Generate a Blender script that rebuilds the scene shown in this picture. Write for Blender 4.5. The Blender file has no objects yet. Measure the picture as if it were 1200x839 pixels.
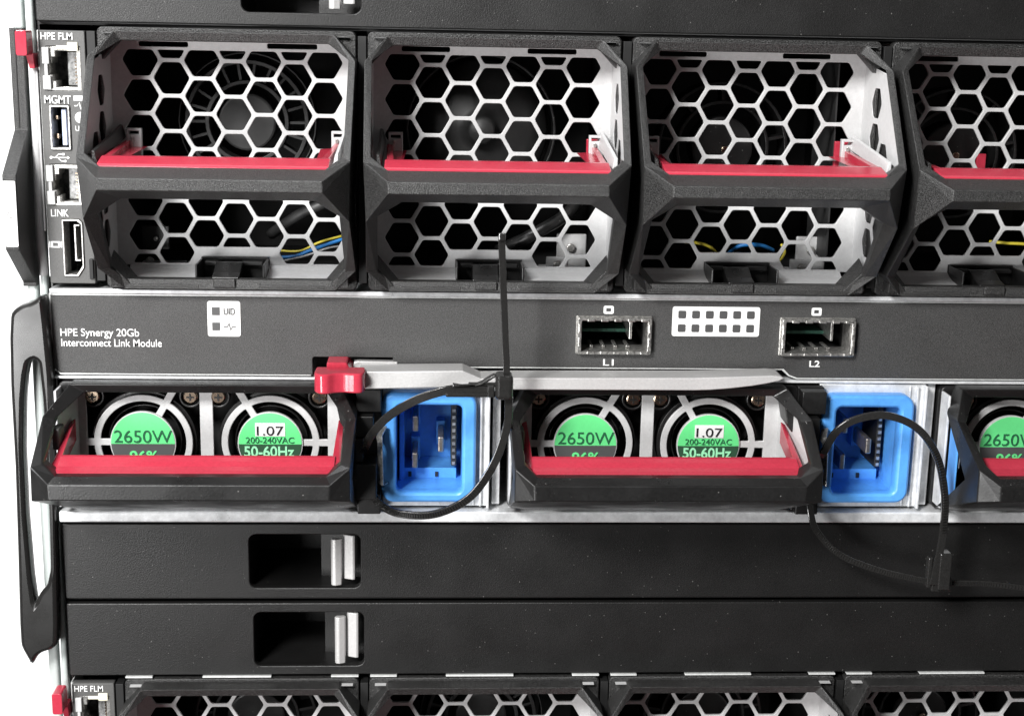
import bpy, bmesh, math, random
from mathutils import Vector, Matrix
random.seed(4)
S = 0.000275            # metres per drawing unit (one unit is 0.275 mm of the real rack)
scene = bpy.context.scene
COL = scene.collection

# ------------------------------------------------------------------ camera
cam_d = bpy.data.cameras.new('camera')
cam = bpy.data.objects.new('camera', cam_d); COL.objects.link(cam); scene.camera = cam
f, cx, cy, cz, yaw, pitch, roll = 1700.84, 385.94, -1736.20, 18.894, -0.0577, -0.2257, -0.0201
A = Matrix(((math.cos(yaw), -math.sin(yaw), 0), (math.sin(yaw), math.cos(yaw), 0), (0, 0, 1)))
B = Matrix(((1, 0, 0), (0, math.cos(pitch), -math.sin(pitch)), (0, math.sin(pitch), math.cos(pitch))))
Cm = Matrix(((math.cos(roll), 0, math.sin(roll)), (0, 1, 0), (-math.sin(roll), 0, math.cos(roll))))
Rm = A @ B @ Cm
right, fwd, up = Rm.col[0], Rm.col[1], Rm.col[2]
M = Matrix(((right[0], up[0], -fwd[0], cx*S), (right[1], up[1], -fwd[1], cy*S), (right[2], up[2], -fwd[2], cz*S), (0, 0, 0, 1)))
cam.matrix_world = M
cam_d.sensor_width = 36; cam_d.lens = 36*f/1200
cam_d.clip_start = 0.01; cam_d.clip_end = 50

# ------------------------------------------------------------------ light
world = bpy.data.worlds.new('World'); scene.world = world; world.use_nodes = True
bg = world.node_tree.nodes['Background']
bg.inputs[0].default_value = (1.0, 0.985, 0.97, 1); bg.inputs[1].default_value = 0.065
def area(name, loc, target, size, power, col=(1, 1, 1), size_y=None):
    l = bpy.data.lights.new(name, 'AREA'); l.energy = power; l.size = size*S; l.color = col
    l.shape = 'RECTANGLE'; l.size_y = (size_y or size)*S
    o = bpy.data.objects.new(name, l); COL.objects.link(o)
    o.location = Vector(loc)*S
    d = (Vector(target)-Vector(loc)).normalized()
    o.rotation_euler = d.to_track_quat('-Z', 'Y').to_euler()
    return o
area('softbox_lamp', (-950, -2400, 1350), (420, 0, -330), 700, 13.0, (1, 0.992, 0.98))
area('low_softbox_lamp', (-1150, -2450, -800), (420, 0, -450), 900, 4.6, (1, 0.995, 0.99))
area('strip_lamp', (-500, -700, 1300), (300, 0, -300), 1100, 1.6, (0.97, 0.985, 1.0), 300)
vs = scene.view_settings
scene.display_settings.display_device = 'sRGB'
vs.view_transform = 'Standard'; vs.look = 'None'; vs.exposure = 0.0; vs.gamma = 1

# ------------------------------------------------------------------ materials
def mat(name, col, rough=0.5, metal=0.0, grain=0.0, gscale=900, bump=0.0, bscale=1500, dust=0.0, coat=0.0,
        spec=0.5, stretch=None, trans=0.0, wear=0.0):
    m = bpy.data.materials.new(name); m.use_nodes = True
    nt = m.node_tree; N = nt.nodes; L = nt.links
    b = N['Principled BSDF']
    b.inputs['Base Color'].default_value = (*col, 1); b.inputs['Roughness'].default_value = rough
    b.inputs['Metallic'].default_value = metal; b.inputs['Specular IOR Level'].default_value = spec
    b.inputs['Coat Weight'].default_value = coat; b.inputs['Transmission Weight'].default_value = trans
    tc = N.new('ShaderNodeTexCoord'); vec = tc.outputs['Object']
    if stretch:
        mp = N.new('ShaderNodeMapping'); mp.inputs['Scale'].default_value = stretch; L.new(vec, mp.inputs['Vector']); vec = mp.outputs[0]
    out = None
    if grain > 0:
        n = N.new('ShaderNodeTexNoise'); n.inputs['Scale'].default_value = gscale; n.inputs['Detail'].default_value = 4
        n.inputs['Roughness'].default_value = 0.7; L.new(vec, n.inputs['Vector'])
        r = N.new('ShaderNodeMapRange'); r.inputs[1].default_value = 0.37; r.inputs[2].default_value = 0.63; r.clamp = False
        r.inputs[3].default_value = 1-grain; r.inputs[4].default_value = 1+grain; L.new(n.outputs['Fac'], r.inputs[0])
        v = N.new('ShaderNodeVectorMath'); v.operation = 'SCALE'; v.inputs[0].default_value = col; L.new(r.outputs[0], v.inputs['Scale'])
        out = v.outputs[0]
    if wear > 0:      # broad faint blotches: handling marks, uneven finish
        n = N.new('ShaderNodeTexNoise'); n.inputs['Scale'].default_value = 60; n.inputs['Detail'].default_value = 5
        L.new(tc.outputs['Object'], n.inputs['Vector'])
        r = N.new('ShaderNodeMapRange'); r.inputs[1].default_value = 0.3; r.inputs[2].default_value = 0.7
        r.inputs[3].default_value = max(0.05, rough-wear); r.inputs[4].default_value = min(1, rough+wear)
        L.new(n.outputs['Fac'], r.inputs[0]); L.new(r.outputs[0], b.inputs['Roughness'])
    if dust > 0:
        vo = N.new('ShaderNodeTexVoronoi'); vo.inputs['Scale'].default_value = 700; L.new(tc.outputs['Object'], vo.inputs['Vector'])
        w = N.new('ShaderNodeTexWhiteNoise'); L.new(vo.outputs['Position'], w.inputs['Vector'])
        th = N.new('ShaderNodeMath'); th.operation = 'MULTIPLY'; th.inputs[1].default_value = 0.15
        pw = N.new('ShaderNodeMath'); pw.operation = 'POWER'; pw.inputs[1].default_value = 4.5
        L.new(w.outputs['Value'], pw.inputs[0]); L.new(pw.outputs[0], th.inputs[0])
        lt = N.new('ShaderNodeMath'); lt.operation = 'LESS_THAN'; L.new(vo.outputs['Distance'], lt.inputs[0]); L.new(th.outputs[0], lt.inputs[1])
        ml = N.new('ShaderNodeMath'); ml.operation = 'MULTIPLY'; ml.inputs[1].default_value = dust; L.new(lt.outputs[0], ml.inputs[0])
        mx = N.new('ShaderNodeMix'); mx.data_type = 'RGBA'
        L.new(ml.outputs[0], mx.inputs['Factor'])
        if out is not None: L.new(out, mx.inputs['A'])
        else: mx.inputs['A'].default_value = (*col, 1)
        mx.inputs['B'].default_value = (0.45, 0.44, 0.42, 1)
        out = mx.outputs['Result']
    if out is not None: L.new(out, b.inputs['Base Color'])
    if bump > 0:
        n = N.new('ShaderNodeTexNoise'); n.inputs['Scale'].default_value = bscale; n.inputs['Detail'].default_value = 3
        L.new(vec, n.inputs['Vector'])
        bp = N.new('ShaderNodeBump'); bp.inputs['Strength'].default_value = bump; bp.inputs['Distance'].default_value = S*0.8
        L.new(n.outputs['Fac'], bp.inputs['Height']); L.new(bp.outputs[0], b.inputs['Normal'])
    return m
TEX = mat('textured_black_plastic', (0.027, 0.0267, 0.0263), 0.36, grain=1.0, gscale=2700, bump=1.0, bscale=3400, dust=0.25)
PNL = mat('painted_panel', (0.046, 0.0455, 0.045), 0.5, grain=0.6, gscale=3600, bump=0.6, bscale=4200, dust=0.1, wear=0.08)
BLK = mat('satin_black_panel', (0.0085, 0.0083, 0.0082), 0.42, grain=0.3, gscale=2500, bump=0.4, bscale=3000, dust=0.25, wear=0.05)
SBL = mat('smooth_black_plastic', (0.0105, 0.0103, 0.0103), 0.34, grain=0.2, gscale=1200, bump=0.15, dust=0.3, wear=0.1)
DRK = mat('dark_interior', (0.007, 0.007, 0.007), 0.6)
GRL = mat('light_grey_paint', (0.54, 0.54, 0.54), 0.40, grain=0.05, gscale=700, bump=0.15, bscale=2500)
ZNC = mat('galvanised_steel', (0.74, 0.75, 0.76), 0.34, metal=0.25, grain=0.12, gscale=260, bump=0.1, bscale=900, wear=0.1)
EDG = mat('bare_steel_edge', (0.82, 0.83, 0.82), 0.3, metal=0.3, grain=0.1, gscale=600)
ALU = mat('cast_lever_metal', (0.56, 0.555, 0.55), 0.38, metal=0.3, grain=0.05, gscale=1200, bump=0.2, bscale=1800, wear=0.08)
RED = mat('red_plastic', (0.45, 0.034, 0.060), 0.2, grain=0.06, gscale=800, bump=0.1, wear=0.06)
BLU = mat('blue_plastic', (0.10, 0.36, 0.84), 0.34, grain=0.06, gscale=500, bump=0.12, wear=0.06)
WHT = mat('white_print', (0.82, 0.82, 0.81), 0.55)
GRN = mat('green_sticker', (0.15, 0.78, 0.27), 0.36, grain=0.02)
DGN = mat('dark_green_ink', (0.02, 0.13, 0.06), 0.5)
GRY = mat('dark_grey_sticker', (0.085, 0.085, 0.085), 0.45)
INK = mat('black_ink', (0.015, 0.015, 0.015), 0.5)
PGR = mat('print_grey', (0.07, 0.07, 0.07), 0.5)
FLG = mat('grey_module_paint', (0.085, 0.084, 0.082), 0.5, grain=0.1, gscale=2200, bump=0.3, bscale=2600)
GLD = mat('brass_screw', (0.36, 0.28, 0.21), 0.2, metal=1.0, grain=0.1, gscale=600)
SHL = mat('shiny_connector_shell', (0.50, 0.49, 0.47), 0.3, metal=0.8, grain=0.4, gscale=900)
TIE = mat('black_nylon', (0.017, 0.0165, 0.016), 0.2, coat=0.6, grain=0.2, gscale=1800, bump=0.12, bscale=1400)
YEL = mat('yellow_wire', (0.72, 0.60, 0.06), 0.4)
BLW = mat('blue_wire', (0.02, 0.20, 0.55), 0.4)
CAV = mat('grey_port_lining', (0.22, 0.22, 0.22), 0.35, metal=0.3, grain=0.5, gscale=700)
PCB = mat('circuit_board', (0.02, 0.09, 0.06), 0.5, grain=0.5, gscale=500)
MTR = mat('grey_motor_plastic', (0.020, 0.020, 0.020), 0.5, grain=0.1)
PWH = mat('white_rack_paint', (0.50, 0.545, 0.53), 0.3, grain=0.02)
BDM = mat('white_backdrop', (0.92, 0.92, 0.92), 0.9)
TNG = mat('blue_tongue', (0.52, 0.58, 0.76), 0.3)

# ------------------------------------------------------------------ helpers
def put(name, me, m, parent=None, smooth=False, bev=0.0, seg=2):
    o = bpy.data.objects.new(name, me); COL.objects.link(o)
    if m and not me.materials: me.materials.append(m)
    if parent: o.parent = parent
    if smooth:
        for p in me.polygons: p.use_smooth = True
    if bev > 0:
        b = o.modifiers.new('bevel', 'BEVEL'); b.width = bev*S; b.segments = seg; b.limit_method = 'ANGLE'
        b.angle_limit = math.radians(25); b.harden_normals = False
    return o
def mesh(name, vs_, fs):
    me = bpy.data.meshes.new(name); me.from_pydata([Vector(v)*S for v in vs_], [], fs)
    bm = bmesh.new(); bm.from_mesh(me); bmesh.ops.recalc_face_normals(bm, faces=bm.faces); bm.to_mesh(me); bm.free()
    return me
class MB:
    def __init__(s): s.v = []; s.f = []; s.pc = []
    def add(s, vs_, fs):
        n = len(s.v); s.v += [tuple(v) for v in vs_]; s.f += [tuple(i+n for i in q) for q in fs]; s.pc.append((list(vs_), list(fs))); return s
    def box(s, x0, x1, y0, y1, z0, z1):
        v = [(x, y, z) for x in (x0, x1) for y in (y0, y1) for z in (z0, z1)]
        return s.add(v, [(0, 1, 3, 2), (4, 6, 7, 5), (0, 4, 5, 1), (2, 3, 7, 6), (0, 2, 6, 4), (1, 5, 7, 3)])
    def extr(s, poly, a, b, axis):
        # poly extruded from a to b along axis ('y': poly is (x,z); 'x': poly is (y,z); 'z': poly is (x,y))
        n = len(poly)
        g = {'y': lambda p, t: (p[0], t, p[1]), 'x': lambda p, t: (t, p[0], p[1]), 'z': lambda p, t: (p[0], p[1], t)}[axis]
        v = [g(p, a) for p in poly]+[g(p, b) for p in poly]
        fs = [tuple(range(n)), tuple(range(2*n-1, n-1, -1))]+[(i, (i+1) % n, n+(i+1) % n, n+i) for i in range(n)]
        return s.add(v, fs)
    def cyl(s, c, r, y0, y1, n=28, r2=None):
        r2 = r if r2 is None else r2
        v = [(c[0]+r*math.cos(2*math.pi*i/n), y0, c[1]+r*math.sin(2*math.pi*i/n)) for i in range(n)]
        v += [(c[0]+r2*math.cos(2*math.pi*i/n), y1, c[1]+r2*math.sin(2*math.pi*i/n)) for i in range(n)]
        return s.add(v, [tuple(range(n)), tuple(range(2*n-1, n-1, -1))]+[(i, (i+1) % n, n+(i+1) % n, n+i) for i in range(n)])
    def tubering(s, c, r0, r1, y0, y1, n=40):
        v = []
        for (r, y) in ((r0, y0), (r1, y0), (r1, y1), (r0, y1)):
            v += [(c[0]+r*math.cos(2*math.pi*i/n), y, c[1]+r*math.sin(2*math.pi*i/n)) for i in range(n)]
        fs = []
        for k in range(4):
            k2 = (k+1) % 4
            fs += [(k*n+i, k*n+(i+1) % n, k2*n+(i+1) % n, k2*n+i) for i in range(n)]
        return s.add(v, fs)
    def sweep(s, pts, w, t, side=(0, 1, 0), round_=False, n=8):
        # band along pts; w = width along 'side', t = thickness across
        P = [Vector(p) for p in pts]; sd = Vector(side)
        rings = []
        for i, q in enumerate(P):
            d = (P[min(i+1, len(P)-1)]-P[max(i-1, 0)]).normalized()
            a = (sd-d*sd.dot(d)).normalized(); b = d.cross(a)
            if round_: rings.append([q+a*(w/2*math.cos(2*math.pi*k/n))+b*(t/2*math.sin(2*math.pi*k/n)) for k in range(n)])
            else: rings.append([q+a*w/2+b*t/2, q-a*w/2+b*t/2, q-a*w/2-b*t/2, q+a*w/2-b*t/2])
        m_ = len(rings[0]); v = [x for r in rings for x in r]; fs = [tuple(range(m_)), tuple(range(len(v)-1, len(v)-m_-1, -1))]
        for i in range(len(rings)-1):
            fs += [(i*m_+k, i*m_+(k+1) % m_, (i+1)*m_+(k+1) % m_, (i+1)*m_+k) for k in range(m_)]
        return s.add(v, fs)
    def each(s, name, m, parent=None, bev=0.0, smooth=False, seg=2):
        return [put(name, mesh(name, v, f_), m, parent, smooth, bev, seg) for v, f_ in s.pc]
    def build(s, name, m, parent=None, bev=0.0, smooth=False, seg=2):
        return put(name, mesh(name, s.v, s.f), m, parent, smooth, bev, seg)
def spline(pts, n=10):
    P = [Vector(p) for p in pts]; P = [2*P[0]-P[1]]+P+[2*P[-1]-P[-2]]; out = []
    for i in range(1, len(P)-2):
        for k in range(n):
            t = k/n; a, b, c, d = P[i-1:i+3]
            out.append(0.5*((2*b)+(c-a)*t+(2*a-5*b+4*c-d)*t*t+(3*b-a-3*c+d)*t**3))
    out.append(P[-2]); return out
def rrect(x0, z0, x1, z1, r, n=5):
    if x0 > x1: x0, x1 = x1, x0
    if z0 > z1: z0, z1 = z1, z0
    out = []
    for (cx_, cz_, a0) in ((x1-r, z1-r, 0), (x0+r, z1-r, 90), (x0+r, z0+r, 180), (x1-r, z0+r, 270)):
        for k in range(n+1):
            a = math.radians(a0+90*k/n); out.append((cx_+r*math.cos(a), cz_+r*math.sin(a)))
    return out
DG = None
def tomesh(o):
    dg = bpy.context.evaluated_depsgraph_get(); dg.update()
    me = bpy.data.meshes.new_from_object(o.evaluated_get(dg)); d = o.data
    bpy.data.objects.remove(o); bpy.data.curves.remove(d)
    return me
def plate(name, loops, y0, y1, m, parent=None, bev=0.6, axis='y', smooth=False):
    """sheet between depths y0 and y1 with outline loops[0] and holes loops[1:], edges rounded by bev"""
    c = bpy.data.curves.new(name, 'CURVE'); c.dimensions = '2D'; c.fill_mode = 'BOTH'
    c.extrude = max(0.0, abs(y1-y0)/2-bev)*S; c.bevel_depth = bev*S; c.bevel_resolution = 1
    c.offset = -bev*S
    for lp in loops:
        sp = c.splines.new('POLY'); sp.points.add(len(lp)-1); sp.use_cyclic_u = True
        for p_, q in zip(sp.points, lp): p_.co = (q[0]*S, q[1]*S, 0, 1)
    o = bpy.data.objects.new(name, c); COL.objects.link(o)
    me = tomesh(o); me.name = name
    ym = (y0+y1)/2*S
    for v in me.vertices:
        x, y, z = v.co
        v.co = (x, ym-z, y) if axis == 'y' else (ym-z, x, y)
    me.materials.clear()
    return put(name, me, m, parent, smooth)
def text(name, s, x0, z0, x1, z1, y, m, parent=None, bold=0.0):
    c = bpy.data.curves.new(name, 'FONT'); c.body = s; c.size = 1; c.extrude = 0.002; c.offset = bold
    o = bpy.data.objects.new(name, c); COL.objects.link(o); me = tomesh(o); me.name = name
    xs = [v.co.x for v in me.vertices]; ys = [v.co.y for v in me.vertices]
    ax, bx, ay, by = min(xs), max(xs), min(ys), max(ys)
    if z0 > z1: z0, z1 = z1, z0
    for v in me.vertices:
        X = x0+(v.co.x-ax)/(bx-ax)*(x1-x0); Z = z0+(v.co.y-ay)/(by-ay)*(z1-z0)
        v.co = (X*S, (y-0.5-v.co.z*150)*S, Z*S)
    me.materials.clear(); return put(name, me, m, parent)
def thing(name, label, cat, x=0, y=0, z=0, group=None):
    o = bpy.data.objects.new(name, None); COL.objects.link(o); o.location = (x*S, y*S, z*S); o.empty_display_size = 0.01
    tag(o, label, cat, group); return o
def tag(o, label=None, cat=None, group=None, kind=None):
    if label: o['label'] = label
    if cat: o['category'] = cat
    if group: o['group'] = group
    if kind: o['kind'] = kind
    return o
def copy_tree(o, parent=None):
    c = o.copy(); COL.objects.link(c)
    if parent: c.parent = parent
    for ch in list(o.children): copy_tree(ch, c)
    return c

# ------------------------------------------------------------------ setting
bd = MB().add([(-6000, 345, -5000), (6000, 345, -5000), (6000, 345, 5000), (-6000, 345, 5000)], [(0, 1, 2, 3)]).build('backdrop', BDM)
tag(bd, kind='structure')

# rack chassis: shelves, dividers, dark inside
ch = thing('rack_chassis', 'black and steel rack chassis holding every module, with thin steel shelf edges', 'chassis')
MB().box(-70, 1560, 330, 340, -1250, 160).build('back_panel', DRK, ch)
MB().box(-70.5, -68.5, 14, 330, -1250, 160).build('side_panel', SBL, ch)
MB().box(-68, 1560, -6, 320, -304, -298.5).build('shelf_edge', ZNC, ch, bev=1.0)
MB().box(-68, 1560, -4, 320, -409, -406).build('shelf_edge', ZNC, ch, bev=0.8)
MB().box(-68, 1560, -16, 320, -588, -574).build('shelf_edge', ZNC, ch, bev=2)
MB().box(-68, 1560, 6, 320, -697.5, -694.5).build('shelf_edge', DRK, ch, bev=0.5)
MB().box(-68, 1560, 2, 320, -592.5, -588.5).build('shelf_edge', DRK, ch)
MB().box(-68, 1560, 4, 320, -800.5, -798).build('shelf_edge', DRK, ch, bev=0.5)
for k in range(5):
    for (a, b) in ((2, 36), (99, 186), (262, 297)):
        MB().box(310*k+a, 310*k+b, -7, 4, -799.6, -797.6).build('steel_tab', EDG, ch, bev=0.5)
MB().box(-68, 1560, 8, 320, 8.5, 11).build('shelf_edge', DRK, ch)
for z0 in (8, -801):
    for k in range(5):
        b = MB()
        b.box(310*k-10.5, 310*k-0.8, -8, 320, z0-296, z0-6)
        b.build('divider', DRK, ch, bev=0.5)

# ------------------------------------------------------------------ fan module
HX, HZ, HR = 36.3, 41.75, 21.35
def clip(poly, a, b, c):      # keep a*x+b*z<=c
    out = []
    for i in range(len(poly)):
        p, q = poly[i], poly[(i+1) % len(poly)]
        dp = a*p[0]+b*p[1]-c; dq = a*q[0]+b*q[1]-c
        if dp <= 0: out.append(p)
        if dp*dq < 0:
            t = dp/(dp-dq); out.append((p[0]+t*(q[0]-p[0]), p[1]+t*(q[1]-p[1])))
    return out
def areaof(p): return abs(sum(p[i][0]*p[(i+1) % len(p)][1]-p[(i+1) % len(p)][0]*p[i][1] for i in range(len(p))))/2 if len(p) > 2 else 0
def roundpoly(p, r=2.6):
    out = []
    n = len(p)
    for i in range(n):
        a, b, c = Vector(p[i-1]), Vector(p[i]), Vector(p[(i+1) % n])
        u = (a-b); v = (c-b); rr = min(r, u.length*0.4, v.length*0.4)
        u.normalize(); v.normalize()
        p0, p1 = b+u*rr, b+v*rr
        out += [tuple(p0), tuple((p0+2*b+p1)/4), tuple(p1)]
    return out
def hexa(x, z, r=HR): return [(x+r*math.cos(math.pi/3*k), z+r*math.sin(math.pi/3*k)) for k in range(6)]
def make_fan():
    W = 298.0
    r = thing('fan_module', 'x', 'fan module')
    mx = lambda p: (W-p[0], p[1], p[2])
    # base flange
    plate('mounting_flange', [rrect(0.5, -297, 297.5, 7.5, 7), [(30, -4), (268, -4), (293, -30), (293, -262), (270, -289), (28, -289), (5, -262), (5, -30)]], -6, 12, TEX, r, bev=1.4)
    # bumper: one folded skin
    O = [(25, -28, 3.5), (-1, -52, -25), (1, -133, -131), (29, -168, -149), (29, -168, -162), (3, -122, -199), (0, -50, -266), (26, -27, -294)]
    I = [(31, -24, -7.5), (7.5, -49, -24.5), (9.5, -128, -126), (28, -142, -139)]
    J = [(43, -112, -177), (15, -106, -195), (13, -40, -268), (27, -25, -282)]
    V = []; F = []
    def v(p): V.append(p); return len(V)-1
    o = [v(p) for p in O]; i_ = [v(p) for p in I]; j = [v(p) for p in J]
    om = [v(mx(p)) for p in O]; im = [v(mx(p)) for p in I]; jm = [v(mx(p)) for p in J]
    F += [(o[0], om[0], im[0], i_[0]), (o[3], i_[3], im[3], om[3]), (o[3], om[3], om[4], o[4]), (o[4], om[4], jm[0], j[0]), (o[7], j[3], jm[3], om[7])]
    for (a, b, c) in ((o, i_, j), (om, im, jm)):
        F += [(a[0], b[0], b[1], a[1]), (a[1], b[1], b[2], a[2]), (a[2], b[2], b[3], a[3]), (a[2], a[3], a[4], a[5]), (a[4], c[0], c[1], a[5]), (a[5], c[1], c[2], a[6]), (a[6], c[2], c[3], a[7])]
    # outer skirt back to the flange
    sk = [0, 1, 2, 5, 6, 7]
    bo = [v((O[k][0], -4, O[k][2])) for k in sk]; bm_ = [v((W-O[k][0], -4, O[k][2])) for k in sk]
    for k in range(5):
        F += [(o[sk[k]], o[sk[k+1]], bo[k+1], bo[k]), (om[sk[k]], bm_[k], bm_[k+1], om[sk[k+1]])]
    F += [(o[0], bo[0], bm_[0], om[0]), (o[7], om[7], bm_[5], bo[5])]
    # inner returns
    dI = [5, 6, 7, 26]; ib = [v((I[k][0]-(2 if k in (1, 2) else 0), I[k][1]+dI[k], I[k][2]-(3 if k == 3 else 0))) for k in range(4)]; ibm = [v((W-I[k][0]+(2 if k in (1, 2) else 0), I[k][1]+dI[k], I[k][2]-(3 if k == 3 else 0))) for k in range(4)]
    for k in range(3): F += [(i_[k], ib[k], ib[k+1], i_[k+1]), (im[k], im[k+1], ibm[k+1], ibm[k])]
    F += [(i_[0], im[0], ibm[0], ib[0]), (i_[3], ib[3], ibm[3], im[3])]
    jb = [v((J[k][0], J[k][1]+14, J[k][2])) for k in range(4)]; jbm = [v((W-J[k][0], J[k][1]+14, J[k][2])) for k in range(4)]
    for k in range(3): F += [(j[k], j[k+1], jb[k+1], jb[k]), (jm[k], jbm[k], jbm[k+1], jm[k+1])]
    F += [(j[0], jb[0], jbm[0], jm[0]), (j[3], jm[3], jbm[3], jb[3]), (ib[3], jb[0], jbm[0], ibm[3])]
    put('bumper_handle', mesh('bumper_handle', V, F), TEX, r, bev=1.1)
    # hex grille plate
    outer = [(2, 5), (296, 5), (296, -276), (188, -276), (188, -265), (106, -265), (106, -276), (2, -276)]
    outer = outer[:]
    holes = [rrect(39, -15.0, 97, -9.0, 2), rrect(190, -15.0, 249, -9.0, 2)]
    for c in range(7):
        x = 40.1+HX*c
        for k in range(-1, 7):
            z = -30.4-HZ*k-(HZ/2 if c % 2 else 0)
            p = hexa(x, z)
            p = clip(p, 0, 1, -18.5); p = clip(p, 0, -1, 273.5)
            if c in (2, 3, 4):
                if z > -262: p = clip(p, 0, -1, 253)
                elif c == 2: p = clip(p, 1, 0, 100)
                elif c == 4: p = clip(p, -1, 0, -198)
                else: p = []
            if areaof(p) > 30: holes.append(roundpoly(p))
    plate('hex_grille', [outer]+holes, 39, 43, GRL, r, bev=0.7)
    # perforated side cheeks of the cage
    prof = [(43, 3), (-3, 3), (-5, -24), (-46, -29), (-120, -128), (-110, -198), (-40, -266), (-5, -269), (-3, -292), (43, -292)]
    sh = []
    for (yy, zs) in ((-16, (-64, -105.5, -147, -189, -231)), (-52, (-126.5, -168, -210)), (-88, (-147,))):
        for z in zs:
            sh.append(roundpoly(hexa(yy, z, 20)))
    for xx in (4.0, 292.4):
        plate('side_cheek', [prof]+sh, xx, xx+1.6, GRL, r, bev=0.4, axis='x')
    MB().add([(8, 38, 1.5), (290, 38, 1.5), (290, -14, 0.5), (8, -14, 0.5)], [(0, 1, 2, 3)]).build('top_lip', GRL, r)
    # floor tray with rounded fold
    pr = [(43, -273.5), (38, -275.5), (32, -279), (22, -281.8), (8, -283.5), (-8, -284.5)]
    t = MB()
    for (xa, xb) in ((20, 106), (188, 278)):
        p = pr+[(a+1, b-4) for a, b in reversed(pr)]
        t.extr(p, xa, xb, 'x')
    t.each('floor_tray', GRL, r)
    t = MB()
    for (xa, xb) in ((22, 112), (182, 276)):
        t.extr([(-6, -284.3), (-8, -284.3), (-27, -288), (-27, -292), (-6, -292)], xa, xb, 'x')
    for s in (0, 1):      # corner gussets of the black lip
        fx = (lambda a: W-a) if s else (lambda a: a)
        t.add([(fx(10), -6, -250), (fx(40), -6, -286), (fx(10), -6, -290), (fx(10), -34, -262), (fx(34), -26, -290), (fx(10), -30, -290)], [(0, 1, 4, 3), (0, 2, 1), (3, 4, 5), (0, 3, 5, 2), (1, 2, 5, 4)])
    t.each('lower_lip', TEX, r, bev=0.6)
    # latch
    l = MB(); l.box(106, 188, 34, 37, -292, -264.5); l.box(106, 108.5, -14, 36, -292, -266); l.box(185.5, 188, -14, 36, -292, -266); l.box(108, 186, -20, 34, -294, -289)
    l.build('latch_housing', SBL, r, bev=0.8)
    l = MB(); l.extr([(34, -268), (16, -268), (-4, -277), (-20, -280), (-20, -289), (34, -289)], 126, 158, 'x'); l.box(112, 182, 22, 34, -273, -268)
    la = l.build('latch', SBL, r, bev=1.2)
    MB().box(129, 155, -29, -20, -291.5, -281).build('latch_button', TEX, la, bev=1.3)
    # red inner bar with its two arms and the ribs beside them
    b = MB(); b.extr([(-142, -141), (-141, -138.3), (-138, -136.2), (-132, -134.6), (-124, -132.6), (-114, -130.3), (-108, -130), (-104, -131.5), (-104, -146), (-138, -147)], 24, W-24, 'x')
    b.build('red_bar', RED, r, smooth=False, bev=1.0)
    b = MB()
    for s in (0, 1):
        fx = (lambda a: W-a) if s else (lambda a: a)
        b.add([(fx(26), -108, -130), (fx(34), -108, -130), (fx(34), -108, -142), (fx(26), -108, -142), (fx(22), 30, -124), (fx(28), 30, -124), (fx(28), 30, -136), (fx(22), 30, -136)],
              [(0, 1, 2, 3), (7, 6, 5, 4), (0, 4, 5, 1), (1, 5, 6, 2), (2, 6, 7, 3), (3, 7, 4, 0)])
        b.add([(fx(30), -104, -136), (fx(30), 34, -131), (fx(46), 34, -132), (fx(42), -104, -137)], [(0, 1, 2, 3)])
    b.each('red_arm', RED, r, bev=0.8)
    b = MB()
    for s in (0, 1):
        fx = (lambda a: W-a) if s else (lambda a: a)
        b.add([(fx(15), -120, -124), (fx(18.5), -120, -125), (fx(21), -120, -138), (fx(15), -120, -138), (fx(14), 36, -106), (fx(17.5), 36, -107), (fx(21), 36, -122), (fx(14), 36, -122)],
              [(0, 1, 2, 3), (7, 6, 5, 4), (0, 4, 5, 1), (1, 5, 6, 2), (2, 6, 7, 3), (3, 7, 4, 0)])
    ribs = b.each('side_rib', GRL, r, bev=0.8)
    ribs[0].data.materials.clear(); ribs[0].data.materials.append(TEX)  # left rib in black: its shade is put into the material, right stays grey
    # small U shaped guides standing on the grille
    for s in (0, 1):
        x0 = 266 if s else 24
        g = plate('lever_guide', [[(x0, -110), (x0+17, -110), (x0+17, -150), (x0, -150)], [(x0+2.5, -113), (x0+14.5, -113), (x0+14.5, -117), (x0+2.5, -117)]], 24, 34, GRL, r, bev=0.6)
        MB().box(x0+5, x0+8, 20, 25, -146, -119).build('guide_rod', SHL, g, bev=0.6)
    # dark body behind the grille
    s_ = MB()
    s_.add([(2, 44, 6), (296, 44, 6), (296, 44, -292), (2, 44, -292), (2, 318, 6), (296, 318, 6), (296, 318, -292), (2, 318, -292)],
           [(0, 4, 5, 1), (1, 5, 6, 2), (2, 6, 7, 3), (3, 7, 4, 0), (4, 7, 6, 5)])
    s_.build('fan_body', DRK, r)
    return r
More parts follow.
